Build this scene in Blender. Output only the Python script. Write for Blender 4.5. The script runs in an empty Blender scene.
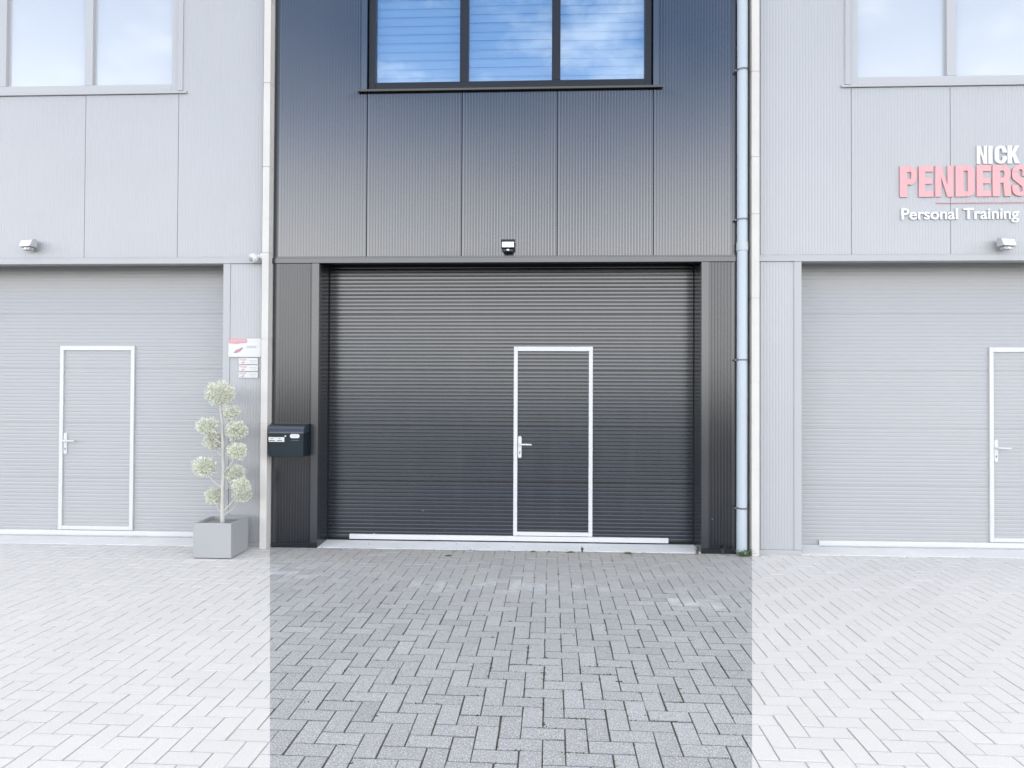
import bpy, bmesh, math, random
from mathutils import Matrix, Vector
random.seed(7)
SC = bpy.context.scene
COL = SC.collection
R = math.radians

# ------------------------------------------------------------------ helpers
class MB:
    """collects faces in world coordinates; build() links them as one mesh object"""
    def __init__(s): s.v = []; s.f = []
    def face(s, pts):
        n = len(s.v); s.v += [tuple(p) for p in pts]; s.f.append(list(range(n, n+len(pts))))
    def box(s, x0, x1, y0, y1, z0, z1):
        n = len(s.v)
        s.v += [(x0,y0,z0),(x1,y0,z0),(x1,y1,z0),(x0,y1,z0),(x0,y0,z1),(x1,y0,z1),(x1,y1,z1),(x0,y1,z1)]
        for q in ((0,3,2,1),(4,5,6,7),(0,1,5,4),(1,2,6,5),(2,3,7,6),(3,0,4,7)): s.f.append([n+i for i in q])
        return s
    def prism_y(s, pts, y0, y1):
        """pts: (x,z) outline, counter-clockwise seen from -Y; extruded y0 (front) .. y1"""
        n = len(s.v); k = len(pts)
        s.v += [(x,y0,z) for x,z in pts] + [(x,y1,z) for x,z in pts]
        s.f.append([n+i for i in range(k)]); s.f.append([n+k+i for i in reversed(range(k))])
        for i in range(k):
            j = (i+1) % k; s.f.append([n+j, n+i, n+k+i, n+k+j])
        return s
    def prism_x(s, pts, x0, x1):
        """pts: (y,z) outline; extruded along x"""
        n = len(s.v); k = len(pts)
        s.v += [(x0,y,z) for y,z in pts] + [(x1,y,z) for y,z in pts]
        s.f.append([n+i for i in reversed(range(k))]); s.f.append([n+k+i for i in range(k)])
        for i in range(k):
            j = (i+1) % k; s.f.append([n+i, n+j, n+k+j, n+k+i])
        return s
    def tube(s, path, rad, seg=12, cap=True):
        rings = []
        P = [Vector(p) for p in path]
        rr = rad if isinstance(rad, (list, tuple)) else [rad]*len(P)
        for i, p in enumerate(P):
            d = (P[min(i+1,len(P)-1)] - P[max(i-1,0)]).normalized()
            a = d.cross(Vector((0,0,1)) if abs(d.z) < .9 else Vector((1,0,0))).normalized(); b = d.cross(a)
            n = len(s.v); rings.append(n)
            for k in range(seg):
                t = 2*math.pi*k/seg
                s.v.append(tuple(p + rr[i]*(math.cos(t)*a + math.sin(t)*b)))
        for A, B in zip(rings, rings[1:]):
            for k in range(seg):
                m = (k+1) % seg; s.f.append([A+k, A+m, B+m, B+k])
        if cap:
            s.f.append([rings[0]+k for k in reversed(range(seg))]); s.f.append([rings[-1]+k for k in range(seg)])
        return s
    def build(s, name, m, parent=None, origin=None, smooth=False, bevel=0, fix=True):
        me = bpy.data.meshes.new(name)
        o = bpy.data.objects.new(name, me); COL.objects.link(o)
        base = Vector((0,0,0))
        if parent is not None:
            o.parent = parent
            q = parent
            while q is not None: base += q.location; q = q.parent
        if origin is not None:
            o.location = Vector(origin) - base; base = Vector(origin)
        me.from_pydata([tuple(Vector(v)-base) for v in s.v], [], s.f); me.update()
        if fix:
            bm = bmesh.new(); bm.from_mesh(me); bmesh.ops.recalc_face_normals(bm, faces=bm.faces); bm.to_mesh(me); bm.free()
        me.materials.append(m)
        if smooth:
            for p in me.polygons: p.use_smooth = True
            try: me.set_sharp_from_angle(angle=R(35))
            except Exception: pass
        if bevel:
            b = o.modifiers.new('bevel', 'BEVEL'); b.width = bevel; b.segments = 2; b.limit_method = 'ANGLE'; b.angle_limit = R(40)
        return o

def tag(o, label=None, cat=None, group=None, kind=None):
    if label: o['label'] = label
    if cat: o['category'] = cat
    if group: o['group'] = group
    if kind: o['kind'] = kind
    return o
def empty(name, loc, label, cat, group=None):
    o = bpy.data.objects.new(name, None); COL.objects.link(o); o.location = loc; o.empty_display_size = .1
    return tag(o, label, cat, group)

# ------------------------------------------------------------------ materials
def newmat(name):
    m = bpy.data.materials.new(name); m.use_nodes = True
    nt = m.node_tree; nt.nodes.clear()
    out = nt.nodes.new('ShaderNodeOutputMaterial'); b = nt.nodes.new('ShaderNodeBsdfPrincipled')
    nt.links.new(b.outputs[0], out.inputs[0])
    return m, nt, b, out
def N(nt, t, **kw):
    n = nt.nodes.new(t)
    for k, v in kw.items(): setattr(n, k, v)
    return n
def noise(nt, vec, scale, detail=4, rough=.55, mscale=None):
    if mscale:
        mp = N(nt, 'ShaderNodeMapping'); mp.inputs['Scale'].default_value = mscale
        nt.links.new(vec, mp.inputs[0]); vec = mp.outputs[0]
    n = N(nt, 'ShaderNodeTexNoise'); n.inputs['Scale'].default_value = scale; n.inputs['Detail'].default_value = detail
    n.inputs['Roughness'].default_value = rough
    nt.links.new(vec, n.inputs['Vector']); return n.outputs['Fac']
def ramp(nt, fac, p0, p1, c0=(0,0,0,1), c1=(1,1,1,1)):
    r = N(nt, 'ShaderNodeValToRGB'); r.color_ramp.elements[0].position = p0; r.color_ramp.elements[1].position = p1
    r.color_ramp.elements[0].color = c0; r.color_ramp.elements[1].color = c1
    nt.links.new(fac, r.inputs[0]); return r.outputs[0]
def mix(nt, fac, a, b, mode='MIX'):
    m = N(nt, 'ShaderNodeMix', data_type='RGBA', blend_type=mode)
    for sock, v in ((m.inputs[0], fac), (m.inputs[6], a), (m.inputs[7], b)):
        if isinstance(v, (int, float)): sock.default_value = v
        elif isinstance(v, tuple): sock.default_value = (*v, 1) if len(v) == 3 else v
        else: nt.links.new(v, sock)
    return m.outputs[2]
def mathn(nt, op, a, b=0., c=None):
    m = N(nt, 'ShaderNodeMath', operation=op)
    for i, v in enumerate((a, b) + ((c,) if c is not None else ())):
        if isinstance(v, (int, float)): m.inputs[i].default_value = v
        else: nt.links.new(v, m.inputs[i])
    return m.outputs[0]
def bump(nt, b, h, strength, dist):
    n = N(nt, 'ShaderNodeBump'); n.inputs['Strength'].default_value = strength; n.inputs['Distance'].default_value = dist
    nt.links.new(h, n.inputs['Height']); nt.links.new(n.outputs[0], b.inputs['Normal'])

def paint(name, col, rough=.4, spec=.5, var=.12, dirt=None, dirt_amt=.0, specks=0, metal=0., wave=0.):
    m, nt, b, out = newmat(name)
    pos = N(nt, 'ShaderNodeNewGeometry').outputs['Position']
    n1 = noise(nt, pos, 1.1, 5, .6)
    lo = tuple(c*(1-var) for c in col); hi = tuple(min(1, c*(1+var)) for c in col)
    c = mix(nt, ramp(nt, n1, .3, .7), lo, hi)
    if dirt:
        st = noise(nt, pos, 1.0, 5, .65, (9, 9, .6))
        c = mix(nt, mathn(nt, 'MULTIPLY', ramp(nt, st, .5, .8), dirt_amt), c, dirt)
    if specks:
        vo = N(nt, 'ShaderNodeTexVoronoi'); vo.inputs['Scale'].default_value = 9
        nt.links.new(pos, vo.inputs['Vector'])
        sz = N(nt, 'ShaderNodeSeparateXYZ'); nt.links.new(pos, sz.inputs[0])
        low = N(nt, 'ShaderNodeMapRange'); low.inputs[1].default_value = .05; low.inputs[2].default_value = .7
        low.inputs[3].default_value = .075; low.inputs[4].default_value = .0
        nt.links.new(sz.outputs[2], low.inputs[0])
        f = mathn(nt, 'LESS_THAN', vo.outputs['Distance'], low.outputs[0])
        rnd = N(nt, 'ShaderNodeSeparateColor'); nt.links.new(vo.outputs['Color'], rnd.inputs[0])
        f = mathn(nt, 'MULTIPLY', f, mathn(nt, 'GREATER_THAN', rnd.outputs[0], .55))
        c = mix(nt, mathn(nt, 'MULTIPLY', f, specks), c, (.35, .34, .32))
    nt.links.new(c, b.inputs['Base Color'])
    n2 = noise(nt, pos, 2.3, 4, .6)
    nt.links.new(ramp(nt, n2, .25, .75, (rough*.95,)*3+(1,), (min(1, rough*1.06),)*3+(1,)), b.inputs['Roughness'])
    b.inputs['Specular IOR Level'].default_value = spec
    b.inputs['Metallic'].default_value = metal
    if wave: bump(nt, b, noise(nt, pos, 1.4, 2, .4, (1, 1, .5)), wave, .02)
    return m

ANTHRA = (.0068, .0085, .0118)
M = {}
M['dark_clad']   = paint('anthracite_cladding', ANTHRA, .16, 1.18, .04, (.03,.03,.03), .25, .0, wave=.06)
M['dark_pier']   = paint('anthracite_pier_cladding', (.0040,.0058,.0095), .20, .68, .06, None, .0, .8, wave=.04)
M['dark_door']   = paint('anthracite_door_skin', (.0070,.0085,.0110), .22, .92, .08, (.03,.03,.03), .4, .9, wave=.12)
M['dark_trim']   = paint('anthracite_trim', (.016,.018,.021), .22, .8, .06)
M['dark_frame']  = paint('anthracite_window_frame', (.010,.013,.018), .35, .22, .06)
M['dark_rubber'] = paint('black_rubber', (.012,.012,.013), .6, .3, .1)
M['pale_clad']   = paint('pale_grey_cladding', (.325,.328,.333), .40, .6, .02, wave=.05)
M['pale_door']   = paint('pale_grey_door_skin', (.315,.315,.318), .42, .5, .02)
M['pale_trim']   = paint('pale_grey_trim', (.33,.333,.336), .42, .5, .02)
M['pale_frame']  = paint('pale_grey_window_frame', (.35,.352,.358), .42, .5, .02)
M['pale_rubber'] = paint('grey_seal', (.45,.45,.46), .6, .3, .05)
M['white']       = paint('white_aluminium', (.50,.50,.495), .35, .5, .03, (.6,.6,.58), .25)
M['white_hw']    = paint('white_hardware', (.50,.505,.505), .3, .6, .02)
M['roof']        = paint('roof_membrane', (.12,.12,.12), .8, .3, .1)
M['core']        = paint('dark_plaster', (.05,.05,.052), .8, .2, .1)
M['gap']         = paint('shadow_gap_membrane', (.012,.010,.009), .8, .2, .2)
M['steel']       = paint('galvanised_steel', (.12,.125,.135), .4, .6, .15, metal=.6)
M['pvc']         = paint('pale_grey_pvc', (.36,.405,.44), .38, .5, .03, (.4,.42,.43), .25)
M['pvc_sock']    = paint('weathered_pvc_socket', (.38,.41,.42), .45, .4, .1)
M['mailbox']     = paint('blue_black_enamel', (.006,.0125,.019), .35, .22, .06)
M['mailbox_lid'] = paint('blue_black_lid', (.012,.020,.033), .30, .55, .06)
M['black']       = paint('black_plastic', (.012,.013,.016), .45, .5, .05)
M['text_dark']   = paint('dark_print', (.05,.06,.07), .5, .3, .02)
M['lens']        = paint('lamp_lens', (.80,.84,.92), .25, .6, .02)
M['lens_white']  = paint('white_lamp_lens', (.88,.89,.90), .3, .6, .01)
M['pale_plastic']= paint('pale_plastic', (.34,.34,.345), .4, .5, .03)
M['lens_grey']   = paint('camera_lens_cover', (.30,.30,.32), .15, .7, .02)
M['sign_white']  = paint('white_sign_panel', (.50,.50,.495), .35, .5, .02)
M['sign_pink']   = paint('pale_red_print', (.47,.24,.255), .4, .4, .03)
M['sign_rose']   = paint('faded_red_print', (.36,.19,.205), .4, .4, .05)
M['sign_blush']  = paint('blush_print', (.46,.35,.355), .4, .4, .03)
M['sign_grey']   = paint('grey_print', (.34,.34,.35), .4, .4, .03)
M['letter_white']= paint('white_acrylic', (.56,.56,.56), .35, .5, .01)
M['letter_pink'] = paint('pink_acrylic', (.53,.265,.27), .35, .5, .01)
M['planter']     = paint('light_grey_planter', (.295,.295,.295), .5, .4, .04)
M['soil']        = paint('pale_soil', (.27,.265,.25), .95, .1, .15)
M['bark']        = paint('pale_bark', (.44,.425,.385), .8, .2, .12)
M['dry_leaf']    = paint('dry_leaf', (.16,.115,.06), .8, .2, .3)
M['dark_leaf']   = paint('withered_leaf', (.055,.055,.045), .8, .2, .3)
M['weed']        = paint('weed_green', (.07,.13,.035), .6, .3, .35)
M['moss']        = paint('joint_moss', (.045,.06,.025), .9, .1, .4)
M['blind_dark']  = paint('grey_blue_blind', (.30,.37,.45), .6, .3, .03)
M['blind_pale']  = paint('white_blind', (.50,.51,.52), .6, .3, .02)

def leafmat():
    m, nt, b, out = newmat('pale_green_foliage')
    oi = N(nt, 'ShaderNodeAttribute', attribute_name='tone')
    c = mix(nt, oi.outputs['Fac'], (.60,.61,.50), (.66,.67,.56))
    nt.links.new(c, b.inputs['Base Color']); b.inputs['Roughness'].default_value = .6
    return m
M['leaf'] = leafmat()

def concrete(name, base, dark, dark_amt, bumpy=.3, edge=None):
    m, nt, b, out = newmat(name)
    pos = N(nt, 'ShaderNodeNewGeometry').outputs['Position']
    c = mix(nt, ramp(nt, noise(nt, pos, 2.2, 6, .65), .3, .7), tuple(x*.9 for x in base), tuple(min(1,x*1.06) for x in base))
    c = mix(nt, mathn(nt, 'MULTIPLY', ramp(nt, noise(nt, pos, 90, 3, .6), .35, .65), .25), c, tuple(x*.8 for x in base))
    pits = ramp(nt, noise(nt, pos, 7, 5, .7, (1, 1, .45)), .66, .74)
    c = mix(nt, mathn(nt, 'MULTIPLY', pits, dark_amt), c, dark)
    nt.links.new(c, b.inputs['Base Color']); b.inputs['Roughness'].default_value = .8; b.inputs['Specular IOR Level'].default_value = .3
    bump(nt, b, noise(nt, pos, 60, 5, .6), bumpy, .004)
    return m
M['party']     = concrete('cream_party_wall', (.53,.508,.478), (.22,.20,.18), .55)
M['threshold'] = concrete('smooth_concrete_threshold', (.60,.625,.64), (.20,.21,.22), .4)
M['threshold_pale'] = concrete('white_concrete_threshold', (.62,.625,.63), (.5,.5,.5), .3)
M['kerb']      = concrete('kerb_concrete', (.32,.32,.31), (.15,.15,.15), .4)

def pavermat(name, a, b_, speck_hi, speck_lo, amt, patches, stain):
    m, nt, b, out = newmat(name)
    pos = N(nt, 'ShaderNodeNewGeometry').outputs['Position']
    tone = N(nt, 'ShaderNodeAttribute', attribute_name='tone').outputs['Fac']
    c = mix(nt, tone, a, b_)
    big = ramp(nt, noise(nt, pos, .9, 4, .6), .3, .7)
    c = mix(nt, mathn(nt, 'MULTIPLY', big, .30), c, tuple(x*.82 for x in a))
    c = mix(nt, mathn(nt, 'MULTIPLY', ramp(nt, noise(nt, pos, 150, 2, .6), .52, .62), amt), c, speck_hi)
    c = mix(nt, mathn(nt, 'MULTIPLY', ramp(nt, noise(nt, pos, 115, 2, .6), .53, .64), amt*.9), c, speck_lo)
    c = mix(nt, mathn(nt, 'MULTIPLY', ramp(nt, noise(nt, pos, 38, 4, .7), .45, .7), amt*.35), c, speck_lo)
    if patches:
        sep = N(nt, 'ShaderNodeSeparateXYZ'); nt.links.new(pos, sep.inputs[0])
        # sanded strip swept against the doors: the joints and faces carry pale dust there
        mr = N(nt, 'ShaderNodeMapRange'); mr.inputs[1].default_value = -2.0; mr.inputs[2].default_value = -.85
        nt.links.new(sep.outputs[1], mr.inputs[0])
        dust = mathn(nt, 'MULTIPLY', mr.outputs[0], ramp(nt, noise(nt, pos, 3.2, 6, .7, (.6,1,1)), .36, .66))
        c = mix(nt, mathn(nt, 'MULTIPLY', dust, .55), c, (.375,.37,.345))
        # lime bloom on single stones, in two drifts
        def drift(x, y, sx, sy):
            mp = N(nt, 'ShaderNodeMapping', vector_type='POINT'); mp.inputs['Scale'].default_value = (1/sx, 1/sy, 0)
            mp.inputs['Location'].default_value = (-x/sx, -y/sy, 0); nt.links.new(pos, mp.inputs[0])
            ln = N(nt, 'ShaderNodeVectorMath', operation='LENGTH'); nt.links.new(mp.outputs[0], ln.inputs[0])
            return mathn(nt, 'SUBTRACT', 1., ln.outputs['Value'])
        for d in ((1.25,-1.55,.55,.35), (-.3,-1.25,1.3,.28), (-2.3,-.9,.5,.5)):
            f = drift(*d)
            f = mathn(nt, 'MULTIPLY', ramp(nt, f, .0, .8), ramp(nt, noise(nt, pos, 8, 5, .7), .42, .62))
            f = mathn(nt, 'MULTIPLY', f, ramp(nt, tone, .25, .7))
            c = mix(nt, mathn(nt, 'MULTIPLY', f, .85), c, (.50,.52,.55))
        # grey-green bloom of sand on the strip along the threshold
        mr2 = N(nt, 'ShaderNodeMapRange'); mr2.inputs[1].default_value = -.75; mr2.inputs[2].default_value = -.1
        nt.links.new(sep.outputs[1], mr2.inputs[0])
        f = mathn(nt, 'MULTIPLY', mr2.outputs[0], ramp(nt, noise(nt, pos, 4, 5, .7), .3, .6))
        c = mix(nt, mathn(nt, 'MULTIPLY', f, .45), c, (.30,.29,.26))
    fl = N(nt, 'ShaderNodeAttribute', attribute_name='flank').outputs['Fac']
    c = mix(nt, mathn(nt, 'MULTIPLY', fl, mathn(nt, 'MULTIPLY_ADD', ramp(nt, noise(nt, pos, 5, 4, .6), .35, .65), .35, .6)), c, stain) if not patches else mix(nt, mathn(nt, 'MULTIPLY', mathn(nt, 'MULTIPLY', fl, mathn(nt, 'MULTIPLY_ADD', mr.outputs[0], -.88, 1.)), mathn(nt, 'MULTIPLY_ADD', ramp(nt, noise(nt, pos, 5, 4, .6), .35, .65), .35, .6)), c, stain)
    nt.links.new(c, b.inputs['Base Color'])
    b.inputs['Roughness'].default_value = .85; b.inputs['Specular IOR Level'].default_value = .3
    bump(nt, b, noise(nt, pos, 240, 4, .65), .5, .003)
    return m
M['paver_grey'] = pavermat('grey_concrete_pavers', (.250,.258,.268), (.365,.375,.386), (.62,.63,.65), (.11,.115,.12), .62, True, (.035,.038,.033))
M['paver_pale'] = pavermat('pale_concrete_pavers', (.50,.498,.488), (.55,.545,.538), (.62,.62,.62), (.42,.42,.42), .4, False, (.43,.43,.425))

def sand(name, a, b_, green):
    m, nt, b, out = newmat(name)
    pos = N(nt, 'ShaderNodeNewGeometry').outputs['Position']
    c = mix(nt, ramp(nt, noise(nt, pos, 30, 5, .7), .3, .7), a, b_)
    c = mix(nt, mathn(nt, 'MULTIPLY', ramp(nt, noise(nt, pos, 2.4, 5, .7), .5, .65), .7), c, green)
    sep = N(nt, 'ShaderNodeSeparateXYZ'); nt.links.new(pos, sep.inputs[0])
    mr = N(nt, 'ShaderNodeMapRange'); mr.inputs[1].default_value = -2.0; mr.inputs[2].default_value = -.6
    nt.links.new(sep.outputs[1], mr.inputs[0])
    # swept-in jointing sand is fresher along the doors
    c = mix(nt, mathn(nt, 'MULTIPLY', mr.outputs[0], .9), c, tuple(min(.52, x*3.0) for x in b_))
    nt.links.new(c, b.inputs['Base Color']); b.inputs['Roughness'].default_value = .95
    bump(nt, b, noise(nt, pos, 200, 3), .6, .003)
    return m
M['sand_grey'] = sand('joint_sand', (.05,.052,.048), (.11,.108,.098), (.045,.055,.028))
M['sand_pale'] = sand('pale_joint_sand', (.48,.48,.475), (.51,.51,.505), (.47,.48,.45))

def asphalt():
    m, nt, b, out = newmat('asphalt')
    pos = N(nt, 'ShaderNodeNewGeometry').outputs['Position']
    c = mix(nt, ramp(nt, noise(nt, pos, 120, 4), .35, .7), (.03,.03,.031), (.065,.064,.063))
    nt.links.new(c, b.inputs['Base Color']); b.inputs['Roughness'].default_value = .9
    return m
M['asphalt'] = asphalt()
def earth():
    m, nt, b, out = newmat('ground_earth')
    pos = N(nt, 'ShaderNodeNewGeometry').outputs['Position']
    c = mix(nt, ramp(nt, noise(nt, pos, .15, 5), .35, .65), (.035,.045,.022), (.06,.06,.035))
    nt.links.new(c, b.inputs['Base Color']); b.inputs['Roughness'].default_value = .95
    return m
M['earth'] = earth()

def glass(name, refl, film):
    """coated insulating glass: strong mirror coat over a clear or frosted pane"""
    m, nt, b, out = newmat(name); nt.nodes.remove(b)
    pos = N(nt, 'ShaderNodeNewGeometry').outputs['Position']
    gl = N(nt, 'ShaderNodeBsdfGlossy'); gl.inputs['Roughness'].default_value = .0; gl.inputs['Color'].default_value = (.93,.97,1,1)
    bp = N(nt, 'ShaderNodeBump'); bp.inputs['Strength'].default_value = .05; bp.inputs['Distance'].default_value = .02
    nt.links.new(noise(nt, pos, 1.6, 2, .4), bp.inputs['Height']); nt.links.new(bp.outputs[0], gl.inputs['Normal'])
    tr = N(nt, 'ShaderNodeBsdfTransparent'); tr.inputs['Color'].default_value = (.80,.86,.88,1)
    body = tr.outputs[0]
    if film:
        df = N(nt, 'ShaderNodeBsdfDiffuse'); df.inputs['Color'].default_value = (*film, 1)
        mx = N(nt, 'ShaderNodeMixShader'); mx.inputs[0].default_value = .78
        nt.links.new(tr.outputs[0], mx.inputs[1]); nt.links.new(df.outputs[0], mx.inputs[2]); body = mx.outputs[0]
    fr = N(nt, 'ShaderNodeLayerWeight'); fr.inputs['Blend'].default_value = .15
    f = mathn(nt, 'MULTIPLY_ADD', fr.outputs['Fresnel'], 1-refl, refl)
    ms = N(nt, 'ShaderNodeMixShader'); nt.links.new(f, ms.inputs[0])
    nt.links.new(body, ms.inputs[1]); nt.links.new(gl.outputs[0], ms.inputs[2]); nt.links.new(ms.outputs[0], out.inputs[0])
    return m
M['glass_dark'] = glass('coated_glass', .18, None)
M['glass_pale'] = glass('frosted_glass', .11, (.50,.505,.505))

# ------------------------------------------------------------------ the terrace units
def ribbed_vertical(mb, x0, x1, z0, z1, y=0., pitch=.030, dep=.0022):
    """micro-ribbed sheet with folded edges"""
    prof = [(x0, y+.02), (x0+.002, y)]
    n = max(1, round((x1-x0-.012)/pitch)); p = (x1-x0-.012)/n
    for i in range(n):
        a = x0+.006+i*p
        prof += [(a, y), (a+p*.55, y), (a+p*.68, y+dep), (a+p*.87, y+dep)]
    prof += [(x1-.006, y), (x1-.002, y), (x1, y+.02)]
    b = len(mb.v)
    for x, yy in prof: mb.v += [(x, yy, z0), (x, yy, z1)]
    for i in range(len(prof)-1): mb.f.append([b+2*i, b+2*i+2, b+2*i+3, b+2*i+1])
def ribbed_horizontal(mb, x0, x1, z0, z1, y, dep=.0075, pitch=.0406, fold=.012, lo=-1., hi=99.):
    """sectional door skin: ribs lying across, folded edges top and bottom"""
    prof = [(z0, y+fold), (z0+.001, y+.001), (z0+.002, y)]
    n = max(1, round((z1-z0-.010)/pitch)); p = (z1-z0-.010)/n
    for i in range(n):
        a = z0+.005+i*p
        prof += [(a, y), (a+p*.50, y), (a+p*.72, y+dep), (a+p*.80, y+dep)]
    prof += [(z1-.005, y), (z1-.002, y), (z1-.001, y+.001), (z1, y+fold)]
    prof = [q for q in prof if lo <= q[0] <= hi]
    b = len(mb.v)
    for z, yy in prof: mb.v += [(x0, yy, z), (x1, yy, z)]
    for i in range(len(prof)-1): mb.f.append([b+2*i, b+2*i+1, b+2*i+3, b+2*i+2])

TOP = 8.0
def build_unit(label, x0, x1, ol, orr, joints, wx, wk, bar, pal, mats, wz=0.):
    vd, hd = (.0040, .0031) if pal else (.0016, .0017)
    fd = .012 if pal else .0012; so_ = .036 if pal else .018
    """x0..x1 facade, ol..orr door opening, joints of the upper sheets, wx window offset, wk wicket offset"""
    U = empty('industrial_unit', ((x0+x1)/2, 0, 0), label, 'building', 'units of the terrace')
    clad, pier, door, trim, frame, rubber, glassm, blindm, thr = [M[k] for k in mats]
    WL, WR, WB, WT = -1.832+wx, 1.156+wx, 4.815+wz, 6.45+wz
    # shell behind the sheets
    s = MB()
    s.box(x0, ol, .022, .42, 0, 3.0555).box(orr, x1, .022, .42, 0, 3.0555)
    s.box(x0, x1, .022, .42, 3.056, WB-.002).box(x0, x1, .022, .42, WT+.002, TOP)
    s.box(x0, WL-.002, .022, .42, WB-.002, WT+.002).box(WR+.002, x1, .022, .42, WB-.002, WT+.002)
    s.box(x0, x1, .46, 12, 0, TOP-.3)
    s.build('wall', M['core'] if pal else trim, U)
    MB().box(x0-.01, x1+.01, -.03, 12.02, TOP+.002, TOP+.06).build('roof', M['roof'], U)
    # upper cladding
    c = MB(); e = .042
    pg = .003 if pal else .0009
    xs = [x0+e] + [j for j in joints if x0+e < j < x1-e] + [x1-e]
    for a, b in zip(xs, xs[1:]):
        a2, b2 = a+pg, b-pg
        if b2 <= WL+.02 or a2 >= WR-.02:
            ribbed_vertical(c, a2, b2, 3.057, TOP, dep=vd)
        else:
            ribbed_vertical(c, a2, b2, 3.057, WB-.035, dep=vd); ribbed_vertical(c, a2, b2, WT+.05, TOP, dep=vd)
    c.build('cladding', clad, U, fix=False)
    for a, b in ((x0, x0+e), (x1-e, x1)): MB().box(a, b, .006, .021, .0, TOP).build('edge_trim', trim, U)
    # flashing over the doors
    f = MB()
    f.prism_x([(-.012, 2.987), (.060, 2.987), (.060, 3.04), (-.012, 3.04)], x0-.012, x1-.004)
    f.box(x0-.002, x1-.006, -.005, .02, 3.040, 3.055)
    f.build('lintel_flashing', trim, U, bevel=.002)
    # piers
    for a, b, side in ((x0+e, ol-.075, 1), (orr+.075, x1-e, -1)):
        p = MB(); ribbed_vertical(p, a, b, .05, 2.984, dep=vd); p.build('pier_cladding', pier, U, fix=False)
        k = MB()
        if side > 0: k.box(ol-.075, ol, -.006, .021, .05, 2.986).box(ol-.008, ol+.001, .021, .0605, .0, 2.986).box(ol-.008, ol+.001, .0615, .33, .0, 3.055)
        else: k.box(orr, orr+.075, -.006, .021, .05, 2.986).box(orr-.001, orr+.008, .021, .0605, .0, 2.986).box(orr-.001, orr+.008, .0615, .33, .0, 3.055)
        k.build('corner_trim', trim, U, bevel=.002)
        bb = MB().box(a-.03 if side > 0 else orr-.002, ol+.002 if side > 0 else b+.03, -.010, .020, .0, .048)
        bb.build('base_flashing', pier, U, bevel=.002)
    # door
    DY = .33
    dl, dr = ol-.02, orr+.02
    secs = [.035, .668, 1.279, 1.888, 2.497, 3.006]
    wl, wr, wb, wt = -.284+wk, .569+wk, .104, 2.134        # wicket frame outline
    d = MB()
    for a, b in zip(secs, secs[1:]):
        a2, b2 = a+.001, b-.001
        ribbed_horizontal(d, dl, wl+.02, a2, b2, DY, hd, fold=fd)
        ribbed_horizontal(d, wr-.02, dr, a2, b2, DY, hd, fold=fd)
        if b2 > wt-.02: ribbed_horizontal(d, wl+.02, wr-.02, a2, b2, DY, hd, fold=fd, lo=wt-.02)
    d.box(dl, dr, DY+(.022 if pal else .0035), DY+.06, .03, 3.01)
    D = d.build('overhead_door', door, U, fix=False)
    q = MB()
    for a, b in zip(secs, secs[1:]):
        if a < wt-.06: ribbed_horizontal(q, wl+.040, wr-.040, a+.001, b-.001, DY-.004, hd, fold=fd, lo=wb+.015, hi=wt-.03)
    q.box(wl+.045, wr-.045, DY+(.017 if pal else -.0005), DY+(.021 if pal else .0005), wb+.03, wt-.04)
    q.build('wicket_leaf', door, D, fix=False)
    fr = MB(); w = .042; y0, y1 = DY-.022, DY+.016
    fr.box(wl, wl+w, y0, y1, wb-.018, wt).box(wr-w, wr, y0, y1, wb-.018, wt)
    fr.box(wl+w, wr-w, y0+.001, y1, wt-.050, wt-.0005).box(wl+w, wr-w, y0+.001, y1, wb-.016, wb+.026)
    fr.build('wicket_frame', M['white'], D, bevel=.003)
    hx = wl+w+.026
    h = MB()
    pts = []
    for k in range(13):
        a = math.pi*k/12; pts.append((hx+.019*math.cos(a), 1.145+.019*math.sin(a)))
    for k in range(13):
        a = math.pi+math.pi*k/12; pts.append((hx+.019*math.cos(a), .945+.019*math.sin(a)))
    h.prism_y(pts, DY-.016, DY-.002)
    h.tube([(hx, DY-.014, 1.075), (hx, DY-.055, 1.075)], .011, 10)
    h.tube([(hx-.004, DY-.052, 1.075), (hx+.05, DY-.056, 1.075), (hx+.128, DY-.050, 1.073)], [.0105, .0105, .009], 10)
    h.build('door_handle', M['white_hw'], D, smooth=True)
    MB().prism_y([(hx+.006*math.cos(2*math.pi*k/10), .985+.013*math.sin(2*math.pi*k/10)) for k in range(10)], DY-.019, DY-.0155).build('keyhole', M['steel'], D)
    MB().prism_x([(DY-.026, .030), (DY-.001, .030), (DY-.001, .082), (DY-.018, .082), (DY-.026, .076)], bar[0], bar[1]).build('bottom_rail', M['white'], D, bevel=.002)
    MB().box(dl, dr, DY-.006, DY+.05, .013, .0295).build('bottom_seal', rubber, D)
    for a, b in ((dl-.001, ol+.004), (orr-.004, dr+.001)): MB().box(a, b, DY-.025, DY-.003, .02, 3.0).build('side_seal', rubber, U)
    # track cover and brush above the door leaf
    MB().box(ol+.002, orr-.002, DY-.030, DY-.003, 3.022, 3.0545).build('head_box', rubber, U)
    MB().box(ol+.06, orr-.06, DY-.024, DY-.003, 3.009, 3.0165).build('head_seal', trim if not pal else rubber, U)
    MB().prism_x([(.0, -.02), (.45, -.02), (.45, .014), (.30, .014), (.0, .004)], ol+.001, orr-.001).build('threshold', thr, U)
    # window
    wf = MB(); fy0, fy1 = .020, .10
    wf.box(WL+.012, WL+.082, fy0, fy1, WB, WT).box(WR-.080, WR-.012, fy0, fy1, WB, WT)
    gl = [(WL+.082, -.856+wx), (-.763+wx, .111+wx), (.200+wx, WR-.080)]
    for a, b in zip(gl, gl[1:]): wf.box(a[1], b[0], fy0+.002, fy1, WB+.085, WT-.08)
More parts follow.
